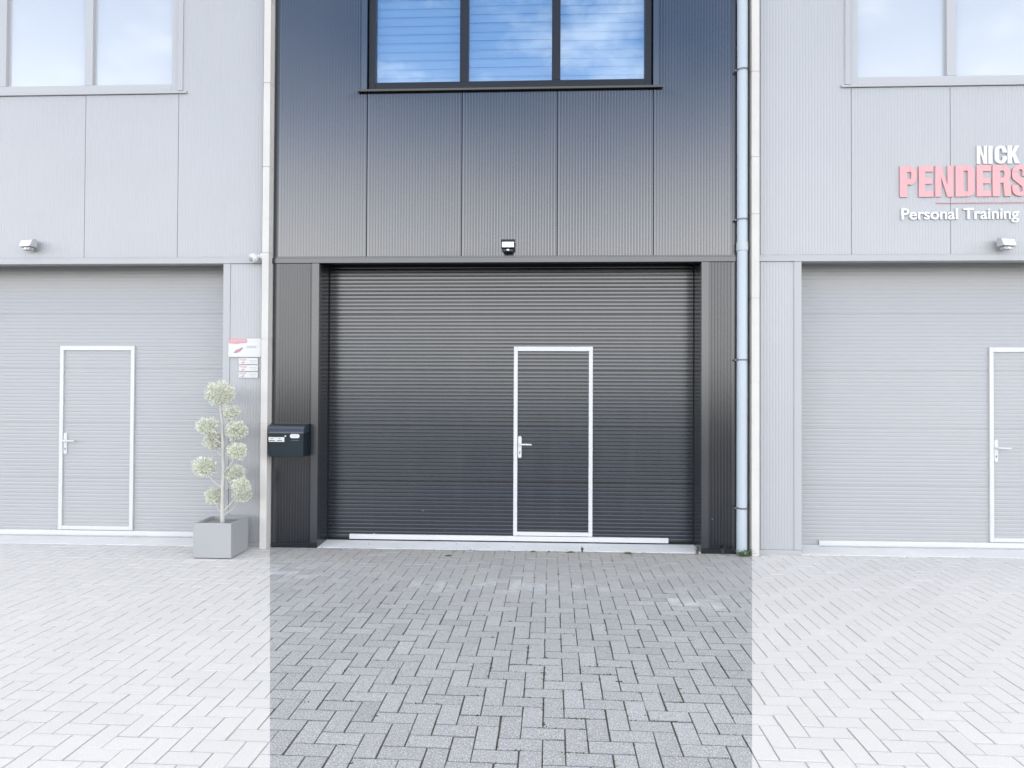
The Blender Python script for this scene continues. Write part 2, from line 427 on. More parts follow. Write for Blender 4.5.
    wf.box(WL+.082, WR-.080, fy0+.001, fy1, WB+.001, WB+.085).box(WL+.082, WR-.080, fy0+.001, fy1, WT-.08, WT-.001)
    W = wf.build('window', frame, U, bevel=.004)
    tr = MB()
    tr.box(WL-.055, WL, -.010, .021, WB-.002, WT+.045).box(WR, WR+.055, -.010, .021, WB-.002, WT+.045)
    tr.box(WL, WR, -.010, .021, WT+.001, WT+.045)
    tr.build('window_trim', clad, W, bevel=.002)
    MB().prism_x([(-so_, WB-.030), (-so_+.007, WB-.034), (-so_+.010, WB-.018), (.06, WB-.012), (.06, WB-.0005), (-so_+.005, WB-.008)], WL-.095, WR+.10).build('window_sill', trim, W)
    for a, b in gl:
        MB().box(a-.004, b+.004, .062, .074, WB+.081, WT-.076).build('pane', glassm, W)
        bl = MB(); z = WB+.10
        while z < WT-.10:
            z2 = z+.094
            # closed slat, bowed, top edge lapping behind the next one
            y = .150
            prof = [(y-.009, z-.005), (y-.014, z+.025), (y-.008, z+.062), (y+.009, z2+.004)]
            for (ya, za), (yb, zb) in zip(prof, prof[1:]): bl.face([(a-.02, ya, za), (b+.02, ya, za), (b+.02, yb, zb), (a-.02, yb, zb)])
            z = z2+random.uniform(-.004, .006)
        bl.build('blind', blindm, W, fix=False)
    return U

DARK = ('dark_clad','dark_pier','dark_door','dark_trim','dark_frame','dark_rubber','glass_dark','blind_dark','threshold')
PALE = ('pale_clad','pale_clad','pale_door','pale_trim','pale_frame','pale_rubber','glass_pale','blind_pale','threshold_pale')
build_unit('anthracite industrial unit with dark garage door and blue sky mirrored in its window',
           -2.815, 2.006, -2.325, 1.652, [-1.826, -.824, .173, 1.162], 0, 0, (-2.073, 1.380), True, DARK)
build_unit('pale grey unit standing behind the cloud-pruned tree in its square planter',
           -7.90, -2.900, -7.32, -3.352, [-6.88, -5.88, -4.877, -3.858], -5.025, -5.075, (-7.1, -3.56), False, PALE, .02)
build_unit('pale grey unit with the pink and white gym lettering over its garage door',
           2.207, 7.10, 2.660, 6.62, [3.163, 4.145, 5.15, 6.15], 4.985, 5.01, (2.962, 6.36), False, PALE, -.02)

# ------------------------------------------------------------------ party walls
def party_wall(xa, xb, label, joints):
    m = MB(); zs = [0.0] + joints + [8.15]
    for a, b in zip(zs, zs[1:]): m.box(xa, xb, -.1, 12.1, a+.003, b-.003)
    m.box(xa+.004, xb-.004, -.094, 12.09, .0, 8.14)
    return tag(m.build('party_wall', M['party'], origin=((xa+xb)/2, 0, 0)), label, 'wall', 'concrete party walls between the units')
party_wall(-2.898, -2.827, 'cream concrete party wall edge beside the mailbox', [.43, 1.30, 2.18, 3.08, 3.98, 4.86, 5.74, 6.6, 7.4])
party_wall(2.133, 2.204, 'cream concrete party wall edge right behind the drainpipe', [.86, 1.75, 2.6, 3.45, 4.03, 4.9, 5.8, 6.7, 7.5])
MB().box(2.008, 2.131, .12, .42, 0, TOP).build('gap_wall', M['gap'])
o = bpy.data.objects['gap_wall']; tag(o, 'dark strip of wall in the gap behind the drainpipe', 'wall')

# ------------------------------------------------------------------ downpipe
P = empty('downpipe', (2.066, -.03, 0), 'pale blue-grey plastic drainpipe in the gap beside the dark unit', 'drainpipe')
px, py = 2.055, -.035
MB().tube([(px-.004, py, .012), (px, py, 3.09)], .053, 28).build('pipe', M['pvc'], P, smooth=True)
MB().tube([(px, py, 3.17), (px+.004, py, 8.0)], .053, 28).build('pipe', M['pvc'], P, smooth=True)
MB().tube([(px, py, 3.085), (px, py, 3.09), (px, py, 3.175), (px, py, 3.18)], [.053,.058,.058,.053], 28).build('socket', M['pvc_sock'], P, smooth=True)
for z in (.475, 1.977, 3.407, 4.94, 6.5):
    b = MB()
    ring = [(px+.058*math.cos(t), py+.058*math.sin(t)) for t in [2*math.pi*k/24 for k in range(25)]]
    for (xa, ya), (xb, yb) in zip(ring, ring[1:]): b.face([(xa,ya,z-.009),(xb,yb,z-.009),(xb,yb,z+.009),(xa,ya,z+.009)])
    b.box(px-.076, px-.052, py-.005, py+.005, z-.008, z+.008)
    b.tube([(px-.072, py+.0, z), (px-.072, .13, z)], .005, 8)
    b.build('bracket', M['steel'], P)

# ------------------------------------------------------------------ mailbox
X0, X1, Z0, Z1, FY = -2.778, -2.414, .967, 1.298, -.170
Bx = empty('mailbox', ((X0+X1)/2, -.09, Z0), 'blue-black steel mailbox with curved lid on the dark pier', 'mailbox')
prof = [(-.012, Z0), (FY, Z0), (FY, 1.212), (-.012, 1.212)]
MB().prism_x(prof, X0, X1-.004).build('body', M['mailbox'], Bx, bevel=.004)
lid = [(-.010, 1.214), (FY-.010, 1.206), (FY-.010, 1.222)]
for k in range(9):
    a = R(8+k*10); lid.append((FY+.078-.086*math.cos(a), 1.216+.082*math.sin(a)))
lid.append((-.010, 1.298))
MB().prism_x(lid, X0-.003, X1).build('lid', M['mailbox_lid'], Bx, smooth=True)
MB().box(X0-.002, -2.616, FY-.005, FY-.0005, 1.119, 1.167).build('name_plate', M['sign_white'], Bx, bevel=.001)
npx = MB()
for a, b, z, hh in ((-2.772,-2.716,1.1285,.008), (-2.690,-2.640,1.1285,.008), (-2.755,-2.735,1.150,.006), (-2.675,-2.655,1.150,.006)):
    npx.box(a, b, FY-.0065, FY-.0055, z, z+hh)
npx.build('name_print', M['text_dark'], Bx)
MB().tube([(-2.606, FY-.006, 1.178), (-2.606, FY, 1.178)], .008, 12).build('lock', M['white_hw'], Bx)
ov = []
for k in range(11): a = -math.pi/2+math.pi*k/10; ov.append((-2.478+.020*math.cos(a), 1.179+.021*math.sin(a)))
for k in range(11): a = math.pi/2+math.pi*k/10; ov.append((-2.538+.020*math.cos(a), 1.179+.021*math.sin(a)))
MB().prism_y(ov, FY-.005, FY-.0005).build('oval_badge', M['sign_white'], Bx)
bp = MB()
for a, b, z in ((-2.535,-2.520,1.186), (-2.512,-2.500,1.186), (-2.494,-2.480,1.186), (-2.520,-2.498,1.174)): bp.box(a, b, FY-.0062, FY-.0055, z, z+.004)
bp.build('badge_print', M['sign_grey'], Bx)
MB().box(-2.545, -2.468, FY-.0012, FY-.0004, 1.133, 1.137).build('slot_line', M['steel'], Bx)

# ------------------------------------------------------------------ floodlights
def floodlight(cx, cz, yaw, label, body, lensm, hx=.068):
    F = empty('floodlight', (cx, 0, cz), label, 'floodlight', 'wall floodlights over the garage doors')
    rot = Matrix.Rotation(yaw, 4, 'Z'); piv = Vector((cx, -.045, cz))
    def turn(mb): mb.v = [tuple(rot @ (Vector(v)-piv) + piv) for v in mb.v]; return mb
    MB().tube([(cx, .0, cz-.01), (cx, -.05, cz-.01)], .022, 14).box(cx-.035, cx+.035, -.012, -.001, cz-.045, cz+.03).build('wall_mount', body, F)
    hz = .040
    b = MB()
    b.prism_x([(-.045, cz-hz), (-.118, cz-hz+.004), (-.092, cz+hz+.004), (-.060, cz+hz+.012), (-.042, cz+hz)], cx-hx, cx+hx)
    if hx < .08: b.box(cx-hx-.004, cx+hx+.004, -.118, -.060, cz+hz-.002, cz+hz+.014)
    turn(b).build('housing', body, F, bevel=.004)
    l = MB(); l.face([(cx-hx+.008, -.1192, cz-hz+.012), (cx+hx-.008, -.1192, cz-hz+.012), (cx+hx-.008, -.0985, cz+hz-.008), (cx-hx+.008, -.0985, cz+hz-.008)])
    l.face([(cx-hx+.008, -.108, cz-hz+.012), (cx-hx+.008, -.09, cz+hz-.008), (cx+hx-.008, -.09, cz+hz-.008), (cx+hx-.008, -.108, cz-hz+.012)])
    turn(l).build('lens', lensm, F, fix=False)
    s = MB(); s.prism_y([(cx-.060, cz-hz-.002), (cx-.045, cz-hz-.030), (cx+.045, cz-hz-.030), (cx+.060, cz-hz-.002)], -.105, -.05)
    turn(s).build('sensor', body, F, bevel=.004)
    e = MB().prism_y([(cx+.014*math.cos(2*math.pi*k/12), cz-hz-.014+.008*math.sin(2*math.pi*k/12)) for k in range(12)], -.112, -.104)
    turn(e).build('sensor_eye', M['lens'], F)
floodlight(-.333, 3.150, R(0), 'black floodlight with a pale lens above the dark garage door', M['black'], M['lens'])
floodlight(-5.425, 3.190, R(-15), 'white-faced floodlight on the unit behind the cloud-pruned tree', M['pale_plastic'], M['lens_white'], .082)
floodlight(4.630, 3.150, R(15), 'white-faced floodlight below the gym lettering', M['pale_plastic'], M['lens_white'], .082)

# ------------------------------------------------------------------ security camera on the party wall
K = empty('security_camera', (-2.90, -.07, 3.03), 'small white turret security camera on the party wall edge', 'camera')
MB().tube([(-2.899, -.06, 3.045), (-2.915, -.06, 3.045)], .042, 18).tube([(-2.912, -.06, 3.045), (-2.96, -.085, 3.04)], .02, 12).build('bracket', M['white_hw'], K, smooth=True)
ball = MB(); c0 = Vector((-2.985, -.105, 3.022)); ax = Vector((-.45, -.75, -.42)).normalized()
def lathe(mb, c, ax, prof, seg=20):
    a = ax.cross(Vector((0,0,1))).normalized(); b = ax.cross(a)
    rings = []
    for d, r in prof:
        rings.append(len(mb.v))
        for k in range(seg):
            t = 2*math.pi*k/seg; mb.v.append(tuple(c + ax*d + r*(math.cos(t)*a+math.sin(t)*b)))
    for A, B in zip(rings, rings[1:]):
        for k in range(seg): m = (k+1) % seg; mb.f.append([A+k, A+m, B+m, B+k])
    mb.f.append([rings[0]+k for k in range(seg)]); mb.f.append([rings[-1]+k for k in range(seg)])
lathe(ball, c0, ax, [(-.045,.014), (-.036,.034), (-.018,.047), (.0,.052), (.022,.049), (.036,.042), (.038,.034)])
ball.build('housing', M['white_hw'], K, smooth=True)
ln = MB(); lathe(ln, c0, ax, [(.037,.033), (.044,.024), (.047,.010)]); ln.build('lens', M['lens_grey'], K, smooth=True)

# ------------------------------------------------------------------ signs on the pale pier
SX = -.016
S = empty('sign_board', (-3.11, 0, 1.997), 'white company sign with pale red corner band beside the party wall', 'sign')
def rrect(x0, x1, z0, z1, r=.012):
    pts = []
    for cx, cz, a0 in ((x1-r, z0+r, -90), (x1-r, z1-r, 0), (x0+r, z1-r, 90), (x0+r, z0+r, 180)):
        for k in range(5): a = R(a0+k*22.5); pts.append((cx+r*math.cos(a), cz+r*math.sin(a)))
    return pts
MB().prism_y(rrect(-3.283, -2.936, 1.997, 2.190), SX-.004, -.001).build('panel', M['sign_white'], S)
MB().prism_y([(-3.283,2.190),(-3.279,2.140),(-3.17,2.132),(-3.165,2.140),(-3.083,2.144),(-3.083,2.1895)], SX-.0056, SX-.0045).build('corner_band', M['sign_pink'], S)
g = MB().box(-3.262, -3.09, SX-.0068, SX-.006, 2.166, 2.174).box(-3.262, -3.20, SX-.0068, SX-.006, 2.152, 2.158); g.build('band_print', M['sign_blush'], S)
MB().prism_y([(-3.232,2.040),(-3.20,2.036),(-3.155,2.056),(-3.125,2.088),(-3.135,2.100),(-3.17,2.082),(-3.20,2.072)], SX-.0056, SX-.0045).build('emblem', M['sign_rose'], S)
g = MB().box(-3.09, -2.985, SX-.0056, SX-.0045, 2.111, 2.115).box(-3.09, -2.985, SX-.0056, SX-.0045, 2.092, 2.096)
for k in range(5): g.box(-3.082+k*.02, -3.068+k*.02, SX-.0056, SX-.0045, 2.099, 2.107)
g.build('print', M['sign_grey'], S)
for z0, z1, lab, st in ((1.921,1.986,'topmost small white plate right under the large company sign', .055), (1.848,1.911,'middle small white plate in the stack of three', .07), (1.778,1.838,'lowest small white plate in the stack of three', .05)):
    s = empty('sign_plate', (-3.07, 0, z0), lab, 'sign', 'small plates under the company sign')
    MB().prism_y(rrect(-3.172, -2.967, z0, z1, .006), SX, -.001).build('panel', M['sign_white'], s)
    q = MB(); q.prism_y([(-3.165, z1-.022), (-3.165+st, z1-.030), (-3.09, z1-.016), (-3.09, z1-.006), (-3.165, z1-.006)], SX-.0016, SX-.0004); q.build('colour_band', M['sign_blush'], s)
    q = MB(); q.prism_y([(-3.150,z0+.010),(-3.13,z0+.008),(-3.108,z0+.022),(-3.118,z0+.027)], SX-.0016, SX-.0004); q.build('emblem', M['sign_rose'], s)
    q = MB()
    for k in range(4): q.box(-3.058+k*.020, -3.044+k*.020, SX-.0016, SX-.0004, z0+.036-.003*(k%2), z0+.041)
    q.box(-3.05, -2.985, SX-.0016, SX-.0004, z0+.018, z0+.0205); q.build('print', M['pale_plastic'], s)

# ------------------------------------------------------------------ lettering on the right-hand unit
L = empty('wall_lettering', (4.27, 0, 3.40), 'raised pink and white gym name lettering above the pale garage door', 'lettering')
def rects(mb, rs, x0, x1, z0, z1, y0, y1):
    for n, r in enumerate(rs): mb.prism_y([(x0+(x1-x0)*u, z0+(z1-z0)*v) for u, v in r], y0-.00025*n, y1)
B4 = lambda a, b, c, d: [(a,c),(b,c),(b,d),(a,d)]
def arcband(cx, cz, ro, ri, hz_o, hz_i, a0, a1, n=8):
    q = []
    for k in range(n):
        t0, t1 = R(a0+(a1-a0)*k/n), R(a0+(a1-a0)*(k+1)/n)
        q.append([(cx+ri*math.cos(t0), cz+hz_i*math.sin(t0)), (cx+ro*math.cos(t0), cz+hz_o*math.sin(t0)),
                  (cx+ro*math.cos(t1), cz+hz_o*math.sin(t1)), (cx+ri*math.cos(t1), cz+hz_i*math.sin(t1))])
    return q
GL = {
 'P': [B4(0,.42,0,1), B4(.42,.62,.80,1), B4(.42,.62,.40,.58)] + arcband(.60,.69,.40,.06,.31,.13,-90,90),
 'E': [B4(0,.44,0,1), B4(.44,1,.81,1), B4(.44,.94,.415,.60), B4(.44,1,0,.19)],
 'N': [B4(0,.33,0,1), B4(.67,1,0,1), [(.33,1),(.33,.62),(.67,0),(.67,.38)]],
 'D': [B4(0,.42,0,1), B4(.42,.56,.83,1), B4(.42,.56,0,.17)] + [B4(.64,1,.17,.83)] + arcband(.56,.83,.44,.08,.17,.0,0,90,6) + arcband(.56,.17,.44,.08,.17,.0,-90,0,6),
 'R': [B4(0,.40,0,1), B4(.40,.60,.82,1), B4(.40,.60,.43,.60)] + arcband(.58,.72,.40,.06,.28,.10,-90,90) + [[(.58,.46),(.90,.52),(.98,.40),(1,0),(.64,0),(.60,.30)]],
 'S': [B4(.0,.38,.62,.80), B4(.62,1,.64,.80), B4(0,.38,.20,.36), B4(.62,1,.20,.38), [(.0,.62),(.38,.62),(.98,.40),(.62,.38)], [(.0,.64),(.05,.55),(.62,.30),(1,.36),(.95,.45),(.38,.66)]] + arcband(.5,.80,.5,.12,.20,.06,0,180) + arcband(.5,.20,.5,.12,.20,.06,180,360),
 'I': [B4(0,1,0,1)],
 'C': arcband(.5,.70,.5,.14,.31,.15,0,180) + [B4(0,.36,.29,.71)] + arcband(.5,.30,.5,.14,.31,.15,180,360) + [B4(.64,1,.60,.70), B4(.64,1,.30,.40)],
 'K': [B4(0,.38,0,1), [(.38,.62),(.38,.36),(.52,.46),(1,1),(.60,1)], [(.40,.44),(.62,0),(1.02,0),(.60,.60)]],
}
m = MB()
for ch, a, b in (('N',4.398,4.499),('I',4.510,4.551),('C',4.570,4.690),('K',4.698,4.815)): rects(m, GL[ch], a, b, 3.965, 4.147, -.014, -.002)
m.build('first_name_letters', M['letter_white'], L)
m = MB()
for ch, a, b in (('P',3.638,3.808),('E',3.825,3.968),('N',3.987,4.166),('D',4.187,4.374),('E',4.394,4.538),('R',4.550,4.731),('S',4.742,4.905)): rects(m, GL[ch], a, b, 3.634, 3.950, -.014, -.002)
m.build('surname_letters', M['letter_pink'], L)
MB().box(4.00, 4.905, -.010, -.002, 3.570, 3.579).build('underline', M['sign_pink'], L)
cu = bpy.data.curves.new('tmp_text', 'FONT'); cu.body = 'Personal Training'; cu.size = 1; cu.extrude = .06; cu.offset = .02
to = bpy.data.objects.new('tmp_text', cu); COL.objects.link(to)
bpy.context.view_layer.update()
me = bpy.data.meshes.new_from_object(to.evaluated_get(bpy.context.evaluated_depsgraph_get()))
COL.objects.unlink(to); bpy.data.objects.remove(to)
xs = [v.co.x for v in me.vertices]
kx = (4.808-3.652)/(max(xs)-min(xs)); xm = min(xs)
hh = .114/.73
for v in me.vertices:
    x, y, z = v.co; v.co = (3.652+(x-xm)*kx-4.27, -.009-z*.11, 3.4085+y*hh-3.40)
me.name = 'tagline_letters'; me.materials.clear(); me.materials.append(M['letter_white'])
bm = bmesh.new(); bm.from_mesh(me); bmesh.ops.recalc_face_normals(bm, faces=bm.faces); bm.to_mesh(me); bm.free()
to = bpy.data.objects.new('tagline_letters', me); COL.objects.link(to); to.parent = L

# ------------------------------------------------------------------ planter and cloud-pruned tree
PX0, PX1, PY0, PY1, PH = -3.375, -2.998, -.520, -.140, .348
pl = MB(); t = .018
pl.box(PX0, PX1, PY0, PY0+t, .01, PH).box(PX0, PX1, PY1-t, PY1, .01, PH).box(PX0, PX0+t, PY0+t, PY1-t, .01, PH).box(PX1-t, PX1, PY0+t, PY1-t, .01, PH).box(PX0+t, PX1-t, PY0+t, PY1-t, .01, .03)
Pl = pl.build('planter', M['planter'], origin=((PX0+PX1)/2, (PY0+PY1)/2, .01), bevel=.003)
tag(Pl, 'square pale grey planter standing before the party wall', 'planter')
MB().box(PX0+t+.001, PX1-t-.001, PY0+t+.001, PY1-t-.001, .031, PH-.03).build('soil', M['soil'], Pl)
T = empty('topiary_tree', (-3.18, -.33, PH-.03), 'slim cloud-pruned tree with pale green foliage balls in the square planter', 'tree')
tr = MB(); tp = [(-3.178,-.33,.31),(-3.180,-.328,.55),(-3.172,-.333,.80),(-3.180,-.328,1.08),(-3.190,-.33,1.30),(-3.212,-.33,1.50),(-3.220,-.33,1.60)]
tr.tube(tp, [.022,.019,.018,.016,.014,.012,.008], 10); tr.build('trunk', M['bark'], T, smooth=True)
balls = [(-3.220,1.613,.126,0.),(-3.117,1.417,.072,.04),(-3.324,1.285,.092,-.04),(-3.056,1.242,.098,.03),(-3.301,1.128,.084,.05),(-3.012,1.039,.086,-.05),(-3.352,.879,.102,-.03),(-3.071,.803,.092,.05),(-2.963,.700,.080,-.06),(-3.282,.579,.084,.04),(-2.989,.596,.080,.03)]
joint_z = [None,1.30,1.10,1.02,.98,.82,.66,.62,.42,.40,.38]
rng = random.Random(3)
def trunk_at(z):
    for (xa,ya,za),(xb,yb,zb) in zip(tp, tp[1:]):
        if za <= z <= zb: f = (z-za)/(zb-za); return (xa+(xb-xa)*f, ya+(yb-ya)*f, z)
    return tp[-1]
for (bx, bz, br, dy), jz in zip(balls, joint_z):
    br *= 1.06
    cy = -.33+dy
    if jz:
        a = Vector(trunk_at(jz)); b = Vector((bx, cy, bz-.3*br)); mid = (a+b)/2+Vector((0,0,-.025))
        MB().tube([a, mid, b], [.009,.007,.005], 7).build('branch', M['bark'], T, smooth=True)
    f = MB(); tones = []
    for k in range(int(2300*(br/.1)**2)):
        while True:
            u = Vector((rng.gauss(0,1), rng.gauss(0,1), rng.gauss(0,1)))
            if u.length > .01: break
        u.normalize(); r = br*(rng.random()**.33)*rng.uniform(.82, 1.10)
        lump = 1+.16*math.sin(7*u.x+bx*40)*math.sin(6*u.z+bz*31)
        p = Vector((bx, cy, bz)) + Vector((u.x, u.y, u.z*.86))*r*lump
        d = (u + Vector((rng.uniform(-1,1), rng.uniform(-1,1), rng.uniform(-.6,1)))*.8).normalized()
        s = d.cross(Vector((rng.uniform(-1,1), rng.uniform(-1,1), rng.uniform(-1,1)))).normalized()
        ll = rng.uniform(.011, .020); ww = ll*.30
        f.face([p-s*ww*.3, p+d*ll*.5-s*ww, p+d*ll, p+d*ll*.5+s*ww]); tones.append(rng.random())
    o = f.build('foliage', M['leaf'], T, fix=False)
    at = o.data.attributes.new('tone', 'FLOAT', 'FACE'); at.data.foreach_set('value', tones)

# ------------------------------------------------------------------ paving
def clip(poly, A, B):
    """keep the part of a 3-D polygon left of the ground line A->B"""
    out = []; ex, ey = B[0]-A[0], B[1]-A[1]
    sd = lambda p: ex*(p[1]-A[1]) - ey*(p[0]-A[0])
    for i in range(len(poly)):
        p, q = poly[i], poly[(i+1) % len(poly)]; a, b = sd(p), sd(q)
        if a >= 0: out.append(p)
        if (a >= 0) != (b >= 0):
            t = a/(a-b); out.append(tuple(p[k]+(q[k]-p[k])*t for k in range(3)))
    return out
def clip_all(poly, region):
    for A, B in zip(region, region[1:]+region[:1]):
        poly = clip(poly, A, B)
        if len(poly) < 3: return None
    return poly
# added colour split: white veil put into the side pavers, grey narrowing streetwards
FL, FR, NL, NR, YN, YS, YF = -2.8115, 2.142, -1.103, .885, -4.15, -7.2, -.001
lx, rx = -2.8115, 2.142
def line_x(a, b, y): return a[0]+(b[0]-a[0])*(y-a[1])/(b[1]-a[1])
LA, LB = (-2.811,-.039), (-1.167,-3.996); RA, RB = (2.140,-.075), (.934,-3.890)
l0, l1 = line_x(LA, LB, YF), line_x(LA, LB, YN); r0, r1 = line_x(RA, RB, YF), line_x(RA, RB, YN)
regions = {
 'grey': [[(l1,YN),(r1,YN),(r0,YF),(l0,YF)], [(l1,YS),(r1,YS),(r1,YN),(l1,YN)]],
 'pale': [[(-9,YN),(l1,YN),(l0,YF),(-9,YF)], [(-9,YS),(l1,YS),(l1,YN),(-9,YN)], [(r1,YN),(9,YN),(9,YF),(r0,YF)], [(r1,YS),(9,YS),(9,YN),(r1,YN)]],
}
w = .1062; gap = .0022; gapy = .0026; ch = .0022
pav_rot = R(-.95)
ca, sa = math.cos(pav_rot), math.sin(pav_rot)
OX, OY = -.075, -2.954
bricks = {k: (MB(), [], []) for k in regions}
rng = random.Random(11)
def brick(u0, u1, v0, v1):
    """u to the right, v towards the street, in stone widths"""
    x0, x1 = u0*w+gap, u1*w-gap; ya, yb = -v1*w+gapy, -v0*w-gapy
    jx, jy, jr = rng.gauss(0,.0011), rng.gauss(0,.0011), rng.gauss(0,.004)
    dz = max(-.0012, min(.0012, rng.gauss(0,.0008))); tx, ty = rng.gauss(0,.0028), rng.gauss(0,.0028)
    cx, cy = (x0+x1)/2, (ya+yb)/2
    def P(x, y, z):
        a, b = x-cx, y-cy; zz = z+dz+tx*a+ty*b
        a, b = a-b*jr, b+a*jr
        x, y = cx+a+jx, cy+b+jy
        return (OX+ca*x-sa*y, OY+sa*x+ca*y, zz)
    o = [P(x0,ya,-.0045),P(x1,ya,-.0045),P(x1,yb,-.0045),P(x0,yb,-.0045)]
    i = [P(x0+ch,ya+ch,0),P(x1-ch,ya+ch,0),P(x1-ch,yb-ch,0),P(x0+ch,yb-ch,0)]
    d = [P(x0,ya,-.016),P(x1,ya,-.016),P(x1,yb,-.016),P(x0,yb,-.016)]
    faces = [i] + [[o[k],o[(k+1)%4],i[(k+1)%4],i[k]] for k in range(4)] + [[d[k],d[(k+1)%4],o[(k+1)%4],o[k]] for k in range(4)]
    tone = min(1, max(0, rng.gauss(.5,.17)))
    for name, regs in regions.items():
        mb, tones, flank = bricks[name]
        for reg in regs:
            for n, fc in enumerate(faces):
                q = clip_all(fc, reg)
                if q: mb.face(q); tones.append(tone); flank.append(0. if n == 0 else .45 if n < 5 else 1.)
for c in range(-85, 92):
    for v in range(-32, 46):
        k = (v + c) % 4
        if k == 0: brick(c, c+1, v, v+2)          # stone lying in depth
        elif k == 2: brick(c, c+2, v, v+1)        # stone lying across
for name, nm in (('grey','forecourt_paving'), ('pale','pale_paving')):
    mb, tones, flank = bricks[name]
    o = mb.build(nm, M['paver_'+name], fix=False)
    at = o.data.attributes.new('tone', 'FLOAT', 'FACE'); at.data.foreach_set('value', tones)
    at = o.data.attributes.new('flank', 'FLOAT', 'FACE'); at.data.foreach_set('value', flank)
    tag(o, kind='structure')
    s = MB()
    for reg in regions[name]:
        for ya, yb in ((-8,-2.0),(-2.0,-1.3),(-1.3,-.7),(-.7,1)):     # the bed is filled higher towards the doors
            q = clip([(x, y, 0) for x, y in reg], (-20, ya), (20, ya)); q = clip(q, (20, yb), (-20, yb)) if len(q) > 2 else q
            if len(q) > 2: s.face([(x, y, -.0080 if y < -1.99 else -.0065 if y < -1.29 else -.0050) for x, y, z in q])
    tag(s.build('joint_sand' if name == 'grey' else 'pale_joint_sand', M['sand_'+name], fix=False), kind='structure')
# ground to the horizon, kerb and road behind the camera
g = MB(); g.face([(-900,-900,-.14),(900,-900,-.14),(900,900,-.14),(-900,900,-.14)]); tag(g.build('ground', M['earth'], fix=False), kind='structure')
g = MB(); g.face([(-200,-15.0,-.128),(200,-15.0,-.128),(200,-7.33,-.128),(-200,-7.33,-.128)]); tag(g.build('road', M['asphalt'], fix=False), kind='structure')
g = MB()
x = -9.
while x < 9: g.box(x+.003, x+.997, -7.33, -7.203, -.135, .0); x += 1.
tag(g.build('kerb', M['kerb'], bevel=.008), kind='structure')
tag(MB().box(-9, 9, -7.2, 12.2, -.135, -.017).build('paving_base', M['kerb']), kind='structure')

# ------------------------------------------------------------------ small growth and litter
def weed(name, cx, cy, n, hgt, spread, label, mat, cat='weed', lean=0.):
    f = MB(); rr = random.Random(int((cx+9)*1000))
    for k in range(n):
        a = rr.uniform(0, 2*math.pi); h = hgt*rr.uniform(.45, 1); s = spread*rr.uniform(.3, 1)
        base = Vector((cx+rr.uniform(-.3,.3)*spread, cy+rr.uniform(-.25,.25)*spread, .001))
        tip = base + Vector((math.cos(a)*s+lean, math.sin(a)*s*.5-.01, h))
        mid = (base+tip)/2 + Vector((0,0,h*.25)); wd = rr.uniform(.0035, .0085)
        sd = Vector((-math.sin(a), math.cos(a), 0))*wd
        if abs(sd.x) < wd*.4: sd.x = wd*.6
        f.face([base-sd*.3, mid-sd, tip, mid+sd, base+sd*.3])
    return tag(f.build(name, M[mat], origin=(cx, cy, 0), fix=False), label, cat, 'weeds along the wall foot' if cat == 'weed' else None)
weed('weed', 2.050, -.105, 34, .085, .15, 'tuft of green weeds growing at the foot of the drainpipe', 'weed')
weed('weed', 1.60, -.045, 12, .10, .05, 'thin dark weed at the corner of threshold and pier', 'dark_leaf')
weed('weed', 1.86, -.03, 9, .09, .04, 'sparse withered grass blades before the dark pier next to the drainpipe', 'dark_leaf')
weed('weed', .435, -.03, 9, .085, .03, 'single withered weed sprouting before the white wicket door frame', 'dark_leaf')
def leaf(cx, cy, s, ang, label, mat):
    f = MB(); c, d = math.cos(ang), math.sin(ang)
    pts = [(-1,0,.002),(-.45,.32,.010),(.25,.36,.012),(1,.05,.006),(.3,-.34,.013),(-.5,-.28,.009)]
    Q = [(cx+s*(c*x-d*y), cy+s*(d*x+c*y), z*s/.04+.002) for x, y, z in pts]
    for a, b in ((1,2),(2,3),(3,4),(4,5)): f.face([Q[0], Q[a], Q[b]])
    tag(f.build('fallen_leaf', M[mat], origin=(cx, cy, .002), fix=False), label, 'leaf', 'fallen leaves on the paving')
leaf(.32, -.065, .05, .2, 'brown fallen leaf in front of the wicket door', 'dry_leaf')
leaf(.90, -.075, .058, -.3, 'larger brown fallen leaf on paving below the rail end', 'dry_leaf')
leaf(-.06, -.05, .035, .5, 'small dark fallen leaf just left of the wicket frame foot', 'dark_leaf')
leaf(-.906, -.28, .040, .1, 'dark fallen leaf alone below the left half of the dark door', 'dark_leaf')
leaf(.10, -.045, .03, 1.2, 'tiny dark fallen leaf below the wicket door handle', 'dark_leaf')
